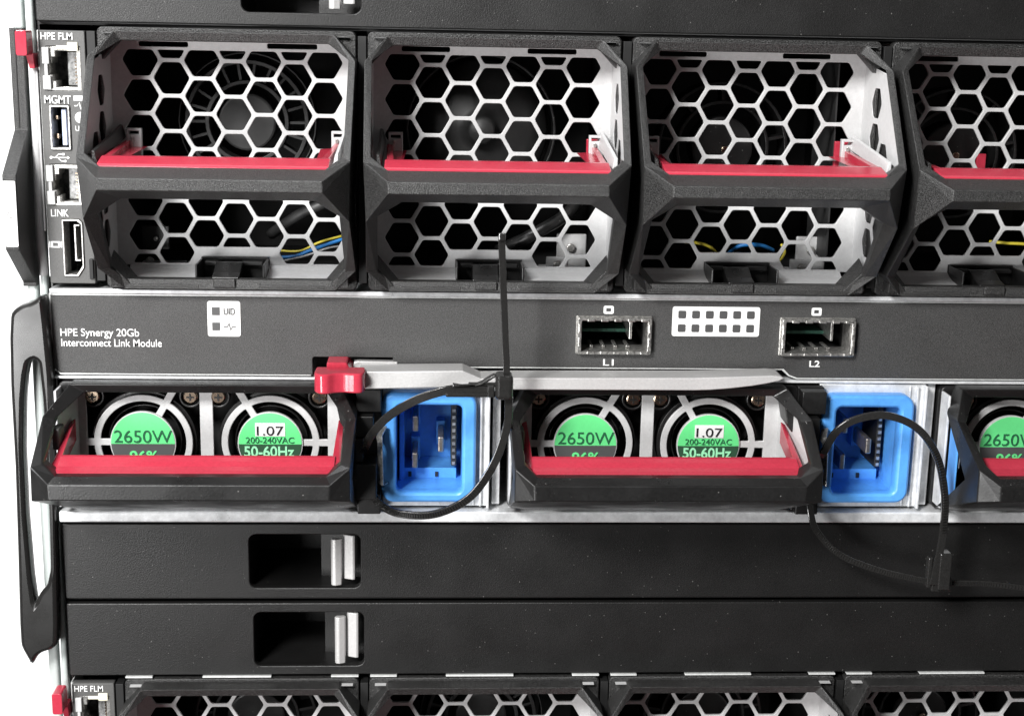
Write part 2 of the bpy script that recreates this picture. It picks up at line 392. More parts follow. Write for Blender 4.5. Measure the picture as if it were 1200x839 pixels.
def rotor(parent, cx_, cz_, kind):
    y = 118
    if kind == 0:
        h = MB(); h.cyl((cx_, cz_), 36, y, y+40); hub = h.build('rotor_hub', MTR, parent, bev=3)
        g = MB(); g.tubering((cx_, cz_), 47, 52, y-4, y+30); g.tubering((cx_, cz_), 72, 77, y-4, y+40); g.tubering((cx_, cz_), 84, 86, y+2, y+40); g.each('rotor_ring', MTR, parent, bev=0.8)
        for k in range(22):
            a = 2*math.pi*k/22; d = Vector((math.cos(a), math.sin(a))); t = Vector((-d.y, d.x))*1.6
            c0 = Vector((cx_, cz_))+d*52; c1 = Vector((cx_, cz_))+d*72
            m_ = MB(); m_.extr([tuple(c0-t), tuple(c1-t), tuple(c1+t), tuple(c0+t)], y, y+26, 'y'); m_.build('vane', MTR, parent)
    elif kind == 1:
        g = MB(); n = 40
        pr = [(0, -22), (14, -21), (18, -16), (20, 0), (30, 4), (60, 10), (84, 22), (88, 40)]
        vs_ = [(cx_+r_*math.cos(2*math.pi*i/n), y+yy, cz_+r_*math.sin(2*math.pi*i/n)) for r_, yy in pr[1:] for i in range(n)]
        fs = [tuple(range(n))]+[(k*n+i, k*n+(i+1) % n, (k+1)*n+(i+1) % n, (k+1)*n+i) for k in range(len(pr)-2) for i in range(n)]
        g.add(vs_, fs); g.build('rotor_dish', MTR, parent, smooth=True)
        g = MB(); g.tubering((cx_, cz_), 92, 95, y, y+40); g.build('rotor_ring', SBL, parent, bev=0.8)
    else:
        h = MB(); h.cyl((cx_, cz_), 40, y, y+40); h.build('rotor_hub', SBL, parent, bev=3)
        g = MB(); g.tubering((cx_, cz_), 56, 60, y-2, y+30); g.tubering((cx_, cz_), 80, 84, y-2, y+40); g.each('rotor_ring', SBL, parent, bev=0.8)
        for k in range(9):
            a = 2*math.pi*k/9+0.2; d = Vector((math.cos(a), math.sin(a))); t = Vector((-d.y, d.x))*2
            c0 = Vector((cx_, cz_))+d*60; c1 = Vector((cx_, cz_))+d*80
            m_ = MB(); m_.extr([tuple(c0-t), tuple(c1-t), tuple(c1+t), tuple(c0+t)], y, y+26, 'y'); m_.build('vane', SBL, parent)
        MB().cyl((cx_+3, cz_-2), 5, y-5, y).build('shaft_screw', GLD, parent, bev=1.2)
def bracket(parent, x0, big=True, m=None):
    m = m or ZNC
    b = MB()
    b.box(x0, x0+55, 55, 120, -292, -283)
    if big: b.box(x0+22, x0+60, 96, 102, -283, -240); b.box(x0+6, x0+34, 60, 66, -283, -264)
    k = b.each('inner_bracket', GRL if big else m, parent, bev=1.5)[0]
    for (sx, sz, yy) in ((x0+40, -257, 95), (x0+20, -274, 58)):
        if big or sz < -270: MB().cyl((sx, sz), 5.5, yy-4, yy, 16).build('screw', SHL, k, bev=1.2)
def wire(parent, pts, m, w=3.6):
    MB().sweep(spline(pts, 8), w, w, round_=True).build('wire', m, parent, smooth=True)
fan = make_fan()
labels = [
 'leftmost fan module of the upper row, beside the grey management port strip',
 'upper fan module crossed at the bottom by the upright tail of a black cable tie',
 'upper fan module with yellow and blue wires behind its lower grille, left of the rightmost',
 'rightmost fan module of the upper row, cut off by the photo edge',
 'leftmost fan module of the bottom row, next to the lower management port strip',
 'second fan module from the left in the bottom row, only its top edge showing',
 'third fan module from the left in the bottom row, only its top edge showing',
 'rightmost fan module of the bottom row, only its top edge showing']
fans = []
for row in range(2):
    for k in range(4):
        o = fan if not fans else copy_tree(fan)
        o.location = (310*k*S, 0, -809*row*S)
        tag(o, labels[row*4+k], 'fan module', 'upper row of fan modules' if row == 0 else 'bottom row of fan modules')
        fans.append(o)
        if not (row == 0 and k == 0) and False: pass
for i, (x, z, kd) in enumerate([(155, -107, 0), (138, -112, 1), (137, -130, 2), (128, -133, 2), (150, -110, 2), (150, -110, 0), (150, -110, 2), (150, -110, 2)]):
    rotor(fans[i], x, z, kd)
bracket(fans[0], 20, False); bracket(fans[1], 214); bracket(fans[2], 214)
wire(fans[0], [(180, 70, -270), (215, 66, -268), (240, 64, -258), (282, 70, -244)], BLW, 4.5)
wire(fans[0], [(190, 76, -262), (222, 72, -262), (248, 70, -250), (285, 76, -240)], YEL, 3)
wire(fans[0], [(196, 64, -275), (230, 60, -266), (262, 66, -256), (292, 80, -256)], GRL, 2.5)
wire(fans[2], [(88, 80, -246), (100, 60, -244), (118, 58, -250), (132, 70, -266)], YEL, 4)
wire(fans[2], [(140, 74, -262), (155, 60, -247), (180, 58, -246), (200, 70, -254)], BLW, 5)
wire(fans[2], [(190, 74, -282), (203, 62, -270), (212, 60, -255), (208, 64, -245)], YEL, 3.5)
wire(fans[3], [(170, 74, -240), (185, 62, -240), (220, 62, -242), (250, 70, -252)], YEL, 4)
wire(fans[1], [(160, 90, -262), (200, 74, -240), (250, 84, -210), (280, 120, -170)], SBL, 16)
wire(fans[0], [(180, 130, -250), (220, 100, -220), (260, 96, -200), (290, 120, -170)], MTR, 14)
MB().box(28, 62, 70, 74, -262, -232).build('inner_plate', SBL, fans[0], bev=1)
MB().cyl((46, -248), 3, 66, 70, 14).build('screw', SHL, fans[0], bev=1)
MB().box(262, 264, 50, 150, -262, -20).build('clear_divider', MTR, fans[2])
MB().box(263, 285, 46, 52, -146, -114).build('red_lever_end', RED, fans[2], bev=1)
MB().box(265, 282, 46, 52, -146, -116).build('red_lever_end', RED, fans[1], bev=1)
MB().box(150, 162, 90, 96, -150, -130).build('red_lever_end', RED, fans[3], bev=1)

# ------------------------------------------------------------------ flat panels with a finger recess
def blank(label, z0, z1, recs, y=0, group=None, x0=-68, x1=1560):
    r = thing('blank_panel', label, 'blank panel', 0, 0, 0, group)
    plate('panel_face', [rrect(x0, z0, x1, z1, 2.5, 3)]+[rrect(a, b, c, d, 9) for a, b, c, d in recs], y-4, y+8, BLK, r, bev=1.3)
    for a, b, c, d in recs:   # a left, b low, c right, d high
        q = MB(); w = 0.6
        a0, c0, b0, d0 = a-w, c+w, b-w, d+w
        # dark deep pocket on the left, shallower shelf on the right
        xm = a+(c-a)*0.58
        q.add([(a0, y+5, b0), (a0, y+5, d0), (c0, y+5, d0), (c0, y+5, b0), (a0, y+140, b0), (a0, y+140, d0), (xm+6, y+140, d0), (xm+6, y+140, b0), (c0, y+34, d0), (c0, y+34, b0), (xm+6, y+40, d0), (xm+6, y+40, b0)],
              [(0, 4, 5, 1), (4, 7, 6, 5), (7, 11, 10, 6), (11, 9, 8, 10), (9, 3, 2, 8), (1, 5, 6, 10, 8, 2), (0, 3, 9, 11, 7, 4)])
        q.build('finger_recess', BLK, r)
        lt = MB()
        lt.extr([(c-37, y-6), (c-35, y-9), (c-31, y-10), (c-24, y-7), (c-23, y-3), (c-26, y-1), (c-35, y-2)], b+5, d-5, 'z')
        lt.extr([(c-22, y+2), (c-20, y-1), (c-10, y-5), (c-7, y-4), (c-7.5, y), (c-12, y+3), (c-20, y+6)], b+11, d-1.5, 'z')
        lt.each('latch_spring', ALU, r, bev=0.9)
    return r
blank('wide black blank panel along the top edge of the photo, above the upper fans', 12, 118, [(166, 27, 303, 95)], y=2)
blank('wide black blank panel just below the power supplies, upper one of the pair', -693, -594, [(161, -679, 300, -608)], group='pair of blank panels below the power supplies')
blank('wide black blank panel directly above the bottom fans, lower one of the pair', -797, -699.5, [(165, -785, 304, -712)], group='pair of blank panels below the power supplies')

# ------------------------------------------------------------------ interconnect link module
lk = thing('link_module', 'long dark grey panel module with white lettering, two metal sockets and grey lever', 'network module')
cutp = [(-68, -306.5), (1560, -306.5), (1560, -402.5), (842, -402.5), (832, -399), (824, -391), (342, -391), (340, -380), (244.5, -380), (242.5, -382), (242.5, -402.5), (-60, -402.5), (-68, -396)]
edge = [(-70, -304.8), (1561, -304.8), (1561, -404.3), (841, -404.3), (831, -400.6), (822, -393), (344, -393), (344, -377.8), (243, -377.8), (240.5, -380), (240.5, -404.3), (-61, -404.3), (-70, -397)]
sf = [(565, -372.5, 656, -327), (817, -373, 909, -327)]
holes = [rrect(a+2, b+2, c-2, d-2, 1.5) for a, b, c, d in sf]
plate('panel_face', [cutp]+holes, -3.2, 3, PNL, lk, bev=0.6)
plate('steel_edge', [edge]+holes, -2.2, 6, EDG, lk, bev=0.7)
text('lettering', 'HPE Synergy 20Gb', -58, -349.8-9.5, 35.5, -347, -3.4, WHT, lk, 0.006)
text('lettering', 'Interconnect Link Module', -57.5, -369, 62, -359.8, -3.4, WHT, lk, 0.006)
u = plate('indicator_label', [rrect(117.5, -355.5, 157, -312, 3), ], -4.2, -2.8, WHT, lk, bev=0.2)
for z in (-319.5, -338.2): MB().box(123, 132.2, -5.0, -4.1, z-9.6, z).build('indicator_window', PGR, u)
text('lettering', 'UID', 137, -328.5, 150.5, -320.5, -4.6, PGR, u, 0.004)
MB().sweep([(137, -4.6, -343.3), (141, -4.6, -343.3), (143, -4.6, -339), (145, -4.6, -347.5), (147, -4.6, -343.3), (151, -4.6, -343.3)], 0.8, 1.0).build('pulse_symbol', PGR, u)
g = plate('indicator_grid', [rrect(682, -350.5, 790.5, -313.5, 3)], -4.2, -2.8, WHT, lk, bev=0.2)
for i in range(6):
    for j in range(2):
        x = 689+i*17; z = -318.5-j*17
        plate('indicator_window', [rrect(x, z-9.5, x+9.5, z, 1.5, 2)], -5, -4.1, PGR, g, bev=0.1)
for k, (a, b, c, d) in enumerate(sf):
    q = plate('socket_cage', [rrect(a, b, c, d, 2.5), rrect(a+5, b+3.5, c-5, d-3.5, 1.5)], -12, 30, SHL, lk, bev=0.7)
    plate('socket_collar', [rrect(a-1.5, b-1, c+1, d+1.5, 2), rrect(a+4.2, b+2.5, c-4.2, d-2.7, 1.5)], -6, -1.5, SHL, q, bev=0.6)
    n = MB()
    for t in range(5):
        x = a+12+t*(c-a-22)/4.2
        n.box(x, x+9, -14, -11.6, d-4.2, d-1.2); n.box(x, x+9, -14, -11.6, b+0.8, b+3.8)
    for t in range(2):
        zz = b+10+t*17
        n.box(a+1, a+4, -14, -11.6, zz, zz+11); n.box(c-4, c-1, -14, -11.6, zz, zz+11)
    n.each('spring_finger', SHL, q, bev=0.5)
    n = MB(); n.add([(a+5, 28, b+3), (c-5, 28, b+3), (c-5, 28, d-3), (a+5, 28, d-3), (a+5, 110, b+3), (c-5, 110, b+3), (c-5, 110, d-3), (a+5, 110, d-3)], [(0, 1, 5, 4), (1, 2, 6, 5), (2, 3, 7, 6), (3, 0, 4, 7), (4, 5, 6, 7)])
    n.build('socket_cavity', DRK, q)
    n = MB(); n.box(a+12, c-24, 48, 100, b+16, b+20); n.build('circuit_tongue', PCB, q)
    n = MB(); n.box(c-24, c-21, 14, 90, b+14, d-4)
    for t in range(4): n.box(a+18+t*15, a+22+t*15, 10, 44, b+4, b+6.5)
    n.each('inner_spring', SHL, q, bev=0.4)
    xm = (603 if k == 0 else 860.5)
    plate('socket_lamp', [rrect(xm-6, -323.5, xm+6.5, -313.5, 2, 3), rrect(xm-2.8, -320.7, xm+3.2, -316.3, 0.6, 2)], -4.0, -2.9, WHT, lk, bev=0.1)
    text('lettering', 'L1' if k == 0 else 'L2', xm-4.5, -388.2, xm+8.5, -380.2, -3.4, WHT, lk, 0.015)
# release lever along the lower edge of that module
lv = MB()
top = [(293, -385.5), (428, -385.5), (444, -394), (812, -391), (816, -396), (804, -399.5), (772, -402.5), (705, -408.5), (484, -409), (446, -409), (432, -405), (302, -409), (300, -398)]
# profile in plan: body of the lever with its waist
lv.extr([(300, -388), (425, -386), (447, -395.5), (484, -394.5), (706, -393), (760, -391.2), (800, -389.5), (811, -390.3), (815, -393), (809, -396), (796, -399), (776, -402.6), (750, -405.8), (726, -407.8), (706, -408.5), (484, -409), (440, -408), (428, -406), (301, -409.5)], -46, -6, 'y')
lev = lv.build('release_lever', ALU, lk, bev=1.2)
MB().extr([(291, -398), (293, -386), (298, -384.5), (346, -385.2), (346, -398)], -5.8, 12, 'y').build('lever_root', ALU, lev, bev=1.0)
b = MB(); n = 0
pts = rrect(250, -408, 308, -384, 6, 4)
plan = [(250, -36)]+[(p.x, p.y) for p in spline([(249.5, -50, 0), (250, -66, 0), (256, -75, 0), (265, -76, 0), (274, -70.5, 0), (284, -68, 0), (296, -71, 0), (304.5, -70, 0), (308.5, -62, 0), (309, -48, 0)], 5)]+[(308, -36)]
b.extr(plan, -408.5, -384.5, 'z')
b.extr([(262, -379.5), (286, -379.5), (292, -392), (262, -392)], -36, 14, 'y')
b.build('lever_tab', RED, lev, bev=2.2, seg=3)

# ------------------------------------------------------------------ port strip module at the left
def portstrip(label, z0):
    r = thing('port_strip_module', label, 'port module', 0, 0, z0, 'management port strips')
    rj = [(-58, -66, -19, -16), (-60, -199, -24, -151)]
    usb = (-57, -134, -33.5, -82.5); dp = [(-49, -215), (-29, -215), (-25, -219), (-25, -272), (-32, -283), (-49, -283)]
    hs = [rrect(*q, 1) for q in rj]+[rrect(*usb, 1.5), dp]
    plate('panel_face', [rrect(-66, -292, -13, 2, 1.5, 2)]+hs, -6, 6, FLG, r, bev=0.9)
    MB().box(-68.5, -67, 0, 60, -285, 1).box(-66.2, -64.8, -9, 0, -22, 2).build('steel_flange', EDG, r, bev=0.5)
    text('lettering', 'HPE FLM', -62.5, -8.5, -26.5, -0.6, -6.4, WHT, r, 0.006)
    text('lettering', 'MGMT', -62, -80.8, -31.5, -71.5, -6.4, WHT, r, 0.008)
    text('lettering', 'LINK', -61, -212, -40.5, -203.5, -6.4, WHT, r, 0.008)
    plate('status_label', [rrect(-28.5, -77.5, -15, -71.5, 0.6, 2)], -7, -5.8, WHT, r, bev=0.1)
    m_ = MB(); m_.sweep([(-28, -6.6, -83), (-24.5, -6.6, -83), (-22.5, -6.6, -79), (-20.5, -6.6, -87), (-18.5, -6.6, -83), (-15, -6.6, -83)], 0.6, 1.3); m_.build('pulse_symbol', WHT, r)
    MB().cyl((-21.5, -96.5), 6.5, -7, -5.8, 20).build('status_button', WHT, r)
    text('lettering', 'UID', -28, -112, -16, -106, -6.4, WHT, r, 0.006)
    m_ = MB(); m_.sweep([(-57, -6.6, -143), (-38, -6.6, -143)], 0.6, 1.2); m_.sweep([(-53, -6.6, -143), (-49, -6.6, -139), (-44, -6.6, -139)], 0.6, 1); m_.sweep([(-50, -6.6, -143), (-46, -6.6, -147), (-42, -6.6, -147)], 0.6, 1)
    m_.cyl((-57.5, -143), 1.7, -7, -6, 10); m_.box(-44.5, -42, -7, -6, -140.3, -137.8); m_.cyl((-41.5, -147), 1.4, -7, -6, 10)
    m_.add([(-39, -6.8, -145), (-39, -6.8, -141), (-36, -6.8, -143)], [(0, 1, 2)]); m_.build('usb_symbol', WHT, r)
    plate('screen_symbol', [rrect(-63, -249, -52, -241.5, 0.8, 2), rrect(-60.6, -247.4, -54.5, -243.1, 0.4, 2)], -7, -5.8, WHT, r, bev=0.1)
    MB().box(-65, -63.6, -7, -6, -249, -241.5).box(-51.2, -50, -7, -6, -249, -241.5).each('screen_symbol_bar', WHT, r)
    for k, (a, b, c, d) in enumerate(rj):
        q = plate('network_port', [[(a, b), (c, b), (c, d), (a, d)], [(a+6, b+11), (a+10, b+11), (a+10, b+4), (c-5, b+4), (c-5, d-5), (a+10, d-5), (a+10, d-12), (a+6, d-12), (a+6, d-19), (a+3, d-19), (a+3, b+18), (a+6, b+18)]], -4, 24, SHL, r, bev=0.7)
        MB().box(a-4, a+4, -9, -2, d-20, d-1).box(a-2, a+2, -8, -2, b+2, d-19).box(a-4, a+5, -9, -2, b+1, b+17).each('port_clip', GRL, q, bev=1)
        MB().add([(a, 20, b), (c, 20, b), (c, 20, d), (a, 20, d), (a, 54, b), (c, 54, b), (c, 54, d), (a, 54, d)], [(0, 1, 5, 4), (1, 2, 6, 5), (2, 3, 7, 6), (3, 0, 4, 7), (4, 5, 6, 7)]).build('port_cavity', CAV, q)
        MB().box(c-20, c-9, 16, 22, b+5, d-6).build('inner_tray', CAV, q, bev=1)
        n = MB()
        for t in range(8): n.box(c-9, c-5.5, 4, 18, b+8+t*4, b+9.6+t*4)
        n.each('contact', GLD, q)
        if k == 0: MB().box(a+12, c-14, -7, -3, d-3.5, d+1).box(c-14, c-2, -8, -3, d-5, d+5).build('port_lamp', mat('cream_plastic', (0.75, 0.72, 0.58), 0.4), q, bev=0.8)
    a, b, c, d = usb
    q = plate('usb_port', [rrect(a, b, c, d, 1.5, 2), rrect(a+2.6, b+2.6, c-2.6, d-2.6, 1, 2)], -9, 20, SHL, r, bev=0.7)
    MB().add([(a, 18, b), (c, 18, b), (c, 18, d), (a, 18, d), (a, 70, b), (c, 70, b), (c, 70, d), (a, 70, d)], [(0, 1, 5, 4), (1, 2, 6, 5), (2, 3, 7, 6), (3, 0, 4, 7), (4, 5, 6, 7)]).build('port_cavity', DRK, q)
    MB().box(c-11, c-6, -2, 60, b+5, d-5).build('tongue', TNG, q, bev=0.6)
    MB().box(a+4, a+8, 2, 14, b+12, b+18).box(a+4, a+8, 2, 14, b+34, b+39).each('contact', GLD, q, bev=0.8)
    q = plate('display_port', [dp, [(x+(2 if x < -40 else -2), z+(2.2 if z < -240 else -2.2)) for x, z in dp]], -8.5, 20, SHL, r, bev=0.6)
    MB().add([(-50, 18, -284), (-24, 18, -284), (-24, 18, -214), (-50, 18, -214), (-50, 60, -284), (-24, 60, -284), (-24, 60, -214), (-50, 60, -214)], [(0, 1, 5, 4), (1, 2, 6, 5), (2, 3, 7, 6), (3, 0, 4, 7), (4, 5, 6, 7)]).build('port_cavity', SBL, q)
    MB().box(-36, -34.6, -3, 40, -265, -222).box(-34.6, -30, -3, 40, -265, -263.6).box(-34.6, -30, -3, 40, -223.4, -222).build('tongue', SHL, q)
    MB().box(-19, -14.5, -9, -5, -286, -262).build('fixing_slot', DRK, r, bev=0.6)
    # release lever: red tab and bright bar
    b = MB(); b.extr(rrect(-84, -26.5, -71.5, 1.5, 2.5, 3), -34, -8, 'y'); b.extr([(-79, -24), (-70, -24), (-69, -41), (-75, -41)], -14, 6, 'y')
    b.build('red_tab', RED, r, bev=1.6, seg=3)
    b = MB(); b.sweep([(-74.5, 2, -41), (-75, 2, -120), (-76.5, 2, -200), (-77, 2, -250), (-77, 8, -284)], 12, 10.5, round_=True, n=14)
    b.box(-71, -68.8, -4, 10, -230, -44); b.build('lever_bar', GRL, r, smooth=False, bev=0.6)
    return r
portstrip('upper grey strip of management ports with red tab, beside the upper left fan', 0)
portstrip('lower grey strip of management ports with red tab, at the bottom left corner', -809)

# ------------------------------------------------------------------ power supplies
def make_psu():
    r = thing('power_supply', 'x', 'power supply')
    W = 366.0; mx = lambda p: (W-p[0], p[1], p[2])
    zc = -490.5
    # face plate with two finger guards
    holes = []
    def guard(cx_, x0, x1, spokes):
        def rng(r_, half): return math.asin(min(0.9, half/r_))
        for i in range(3):
            a0 = math.radians(spokes[i]); a1 = math.radians(spokes[(i+1) % 3])
            while a1 <= a0: a1 += 2*math.pi
            # inner annulus
            rI, rO, hw = 39.5, 52, 4.2
            A0, A1 = a0+rng(rI, hw), a1-rng(rI, hw); B0, B1 = a0+rng(rO, hw), a1-rng(rO, hw)
            n = 18
            p = [(cx_+rI*math.cos(A0+(A1-A0)*k/n), zc+rI*math.sin(A0+(A1-A0)*k/n)) for k in range(n+1)]
            p += [(cx_+rO*math.cos(B1+(B0-B1)*k/n), zc+rO*math.sin(B1+(B0-B1)*k/n)) for k in range(n+1)]
            holes.append(roundpoly(p, 1.5))
        # windows outside the ring, out to the square opening
        zt, zb = -421.5, -560.0
        for i in range(3):
            a0 = math.radians(spokes[i]); a1 = math.radians(spokes[(i+1) % 3])
            while a1 <= a0: a1 += 2*math.pi
            r1 = 60.0; hw = 4.4
            A0, A1 = a0+rng(r1, hw), a1-rng(r1, hw); n = 30
            p = [(cx_+r1*math.cos(A0+(A1-A0)*k/n), zc+r1*math.sin(A0+(A1-A0)*k/n)) for k in range(n+1)]
            def hit(a):
                c_, s_ = math.cos(a), math.sin(a); tt_ = []
                if c_ > 1e-6: tt_.append((x1-cx_)/c_)
                if c_ < -1e-6: tt_.append((x0-cx_)/c_)
                if s_ > 1e-6: tt_.append((zt-zc)/s_)
                if s_ < -1e-6: tt_.append((zb-zc)/s_)
                return max(r1+1.2, min(tt_))
            B0, B1 = a0+hw/hit(a0), a1-hw/hit(a1); n = 60
            angs = [B1+(B0-B1)*k/n for k in range(n+1)]
            for (xx, zz) in ((x1, zt), (x0, zt), (x0, zb), (x1, zb)):
                ac = math.atan2(zz-zc, xx-cx_)
                while ac < B0: ac += 2*math.pi
                if ac < B1: angs.append(ac)
            angs.sort(reverse=True)
            p += [(cx_+hit(q)*math.cos(q), zc+hit(q)*math.sin(q)) for q in angs]
            holes.append(p)
    guard(100.5, 33, 170, (60, 180, 300))
    guard(255.5, 186, 326, (0, 120, 240))
    plate('fan_guard', [[(20, -413), (344, -413), (344, -566), (20, -566)]]+holes, 2, 6, GRL, r, bev=0.8)
    MB().add([(20, 60, -415), (344, 60, -415), (344, 60, -566), (20, 60, -566), (20, 8, -415), (344, 8, -415), (344, 8, -566), (20, 8, -566)], [(0, 1, 2, 3), (0, 4, 5, 1), (2, 6, 7, 3), (1, 5, 6, 2), (0, 3, 7, 4)]).build('fan_cavity', DRK, r)
    for cx_ in (100.5, 255.5):
        m_ = MB(); m_.tubering((cx_, zc), 56.5, 64, 10, 30, 48); m_.tubering((cx_, zc), 43, 45, 14, 50, 40)
        q = m_.each('fan_shroud', SBL, r, bev=0.8)[0]
        for k in range(7):
            a = 2*math.pi*k/7+cx_; d = Vector((math.cos(a), math.sin(a))); d2 = Vector((math.cos(a+0.5), math.sin(a+0.5)))
            p0 = Vector((cx_, zc))+d*44; p1 = Vector((cx_, zc))+d2*56
            MB().add([(p0.x, 22, p0.y), (p1.x, 20, p1.y), (p1.x+d.x, 40, p1.y+d.y), (p0.x+d.x, 44, p0.y+d.y)], [(0, 1, 2, 3)]).build('fan_blade', SBL, q)
        MB().cyl((cx_, zc), 40, -1, 2.4, 48).build('hub_disc', GRL, q, bev=0.6)
    # screws
    for x in (41, 159, 193, 316):
        c = MB(); c.tubering((x, -433), 11, 14, 3.5, 14, 28); c.build('screw_boss', SBL, r, bev=1)
        c = MB(); c.cyl((x, -432.5), 8.8, 1, 6.6, 24, 9.3); q = c.build('screw', GLD, r, bev=1.6)
        c = MB(); c.box(x-4.6, x+4.6, 0.2, 1.4, -434, -432); c.box(x-1, x+1, 0.0, 1.2, -437.6, -428.4); c.build('cross_slot', INK, q)
    # stickers: green upper part, dark lower part
    def seg(cx_, up_, m, nm):
        n = 32; zs = -491.5; R_ = 38.6; a0 = math.asin((zs-zc)/R_)
        a, b = (a0, math.pi-a0) if up_ else (math.pi-a0, 2*math.pi+a0)
        pts_ = [(cx_+R_*math.cos(a+(b-a)*k/n), zc+R_*math.sin(a+(b-a)*k/n)) for k in range(n+1)]
        return MB().extr(pts_, -1.6, -1.0, 'y').build(nm, m, r)
    for cx_, m2 in ((100.5, GRY), (255.5, DGN)):
        seg(cx_, True, GRN, 'sticker_upper'); seg(cx_, False, m2 if cx_ < 200 else mat('green_black_sticker', (0.03, 0.085, 0.045), 0.45), 'sticker_lower')
    text('lettering', '2650W', 66, -489.8, 136, -474, -1.8, DGN, r, 0.0)
    text('lettering', '96%', 84, -514, 118, -500, -1.8, GRN, r, 0.02)
    MB().box(237.5, 274, -2.4, -1.5, -481, -464.2).build('white_patch', WHT, r)
    text('lettering', '1.07', 239.5, -479.5, 272, -468, -2.6, INK, r, 0.0)
    text('lettering', '200-240VAC', 226, -489.8, 285, -482.2, -1.9, DGN, r, 0.0)
    text('lettering', '50-60Hz', 223.5, -507.5, 285, -493.5, -1.9, mat('pale_green_ink', (0.35, 0.85, 0.5), 0.45), r, 0.02)
    # light inner cheeks
    MB().add([(342, 6, -420), (358, -78, -440), (360, -118, -480), (358, -100, -520), (342, 6, -563)], [(0, 1, 2, 3, 4)]).build('inner_cheek', GRL, r)
    MB().add([(24, 6, -420), (14, -56, -436), (13, -64, -470), (13, -64, -500), (24, 6, -563)], [(0, 1, 2, 3, 4)]).build('inner_cheek', GRL, r)
    MB().box(4, 7, -34, 6, -562, -417).build('side_plate', ZNC, r, bev=0.8)
    pass
    MB().extr([(338, -422), (352, -422), (356, -458), (350, -462), (344, -452)], -42, -4, 'y').build('cheek_block', SBL, r, bev=1)
    MB().box(10, 19, -76, -50, -478, -452).build('cheek_pad', FLG, r, bev=2)
    # base frame
    plate('mounting_frame', [rrect(3, -570, W-2, -411.5, 7), [(20, -420), (346, -420), (346, -556), (20, -556)]], -8, 10, SBL, r, bev=1.2)
    # bumper handle
    O = [(22, -30, -409.5), (1, -78, -437), (4, -150, -476), (26, -165, -491.5), (27, -165, -510), (4, -152, -515)]
    I = [(38, -26, -420.5), (14, -72, -441), (16, -142, -474), (30, -148, -486)]
    V = []; F = []
    def v(p): V.append(p); return len(V)-1
    o = [v(p) for p in O]; om = [v(mx(p)) for p in O]; i_ = [v(p) for p in I]; im = [v(mx(p)) for p in I]
    F += [(o[0], om[0], im[0], i_[0]), (o[3], i_[3], im[3], om[3]), (o[3], om[3], om[4], o[4])]
    for (a, b) in ((o, i_), (om, im)):
        F += [(a[0], b[0], b[1], a[1]), (a[1], b[1], b[2], a[2]), (a[2], b[2], b[3], a[3]), (a[2], a[3], a[4], a[5])]
    # rear returns
    back = [(22, 0, -409.5), (1, -40, -437), (4, -110, -500), (4, -20, -566), (27, -20, -570)]
    bk = [v(p) for p in back]; bkm = [v(mx(p)) for p in back]
    F += [(o[0], bk[0], bkm[0], om[0])]
    for (a, k) in ((o, bk), (om, bkm)):
        F += [(a[0], a[1], k[1], k[0]), (a[1], a[2], k[2], k[1]), (a[2], a[5], k[3], k[2]), (a[5], a[4], k[4], k[3])]
    F += [(o[4], om[4], bkm[4], bk[4])]
    ib = [v((p[0], p[1]+16+(14 if k == 3 else 0), p[2]-(2 if k == 3 else 0))) for k, p in enumerate(I)]; ibm = [v((W-p[0], p[1]+16+(14 if k == 3 else 0), p[2]-(2 if k == 3 else 0))) for k, p in enumerate(I)]
    for k in range(3): F += [(i_[k], ib[k], ib[k+1], i_[k+1]), (im[k], im[k+1], ibm[k+1], ibm[k])]
    F += [(i_[0], im[0], ibm[0], ib[0]), (i_[3], ib[3], ibm[3], im[3]), (ib[3], v((30, -110, -520)), v((W-30, -110, -520)), ibm[3])]
    put('bumper_handle', mesh('bumper_handle', V, F), SBL, r, bev=1.3)
    b = MB(); b.extr([(-145, -495), (-144, -492), (-141, -489.4), (-136, -487.2), (-128, -485.6), (-120, -483.6), (-112, -480), (-104, -477), (-99, -476.3), (-96, -479), (-100, -500), (-140, -500)], 26, W-24, 'x')
    b.build('red_bar', RED, r, bev=0.8)
    b = MB()
    for s in (0, 1):
        fx = (lambda a: W-a) if s else (lambda a: a)
        b.add([(fx(18), -120, -486), (fx(28), -120, -484), (fx(28), -116, -498), (fx(20), -116, -498), (fx(19), -20, -458), (fx(25), -20, -454), (fx(25), -20, -482), (fx(19), -20, -482)],
              [(0, 1, 2, 3), (7, 6, 5, 4), (0, 4, 5, 1), (1, 5, 6, 2), (2, 6, 7, 3), (3, 7, 4, 0)])
    b.each('red_arm', RED, r, bev=1)
    # latch column with ledges, right of the fans
    c = MB(); c.box(362, 394.5, -14, 6, -572, -411.5); c.box(363, 393, -34, -14, -441, -413); c.box(363, 384, -44, -14, -470, -444); c.box(363, 388, -56, -14, -545, -500); c.box(364, 392, -30, -14, -572, -546)
    c.box(363, 372, -50, -14, -500, -470)
    c.build('latch_column', SBL, r, bev=1.1)
    c = MB(); c.sweep([(396, -24, -462), (391, -38, -470), (392, -44, -476), (393, -46, -528), (397, -26, -532)], 9, 2.2, side=(0.6, -0.8, 0)); c.build('steel_clip', SHL, r, bev=0.6)
    # zinc plate round the inlet
    plate('inlet_plate', [[(392, -410.5), (525, -410.5), (525, -570), (392, -570)], rrect(399, -560, 502, -428, 8)], -3, 3, ZNC, r, bev=0.5)
    MB().box(514, 516.5, -9, -3, -569, -412).box(523, 526, -14, 40, -570, -410).box(506, 508, -5, -3, -569, -412).each('plate_rib', ZNC, r, bev=0.8)
    # blue inlet
    ib_ = plate('power_inlet', [rrect(393, -560.5, 509, -420.5, 16, 7), rrect(411, -548, 492, -436, 7, 5)], -20, 2, BLU, r, bev=3.5, smooth=False)
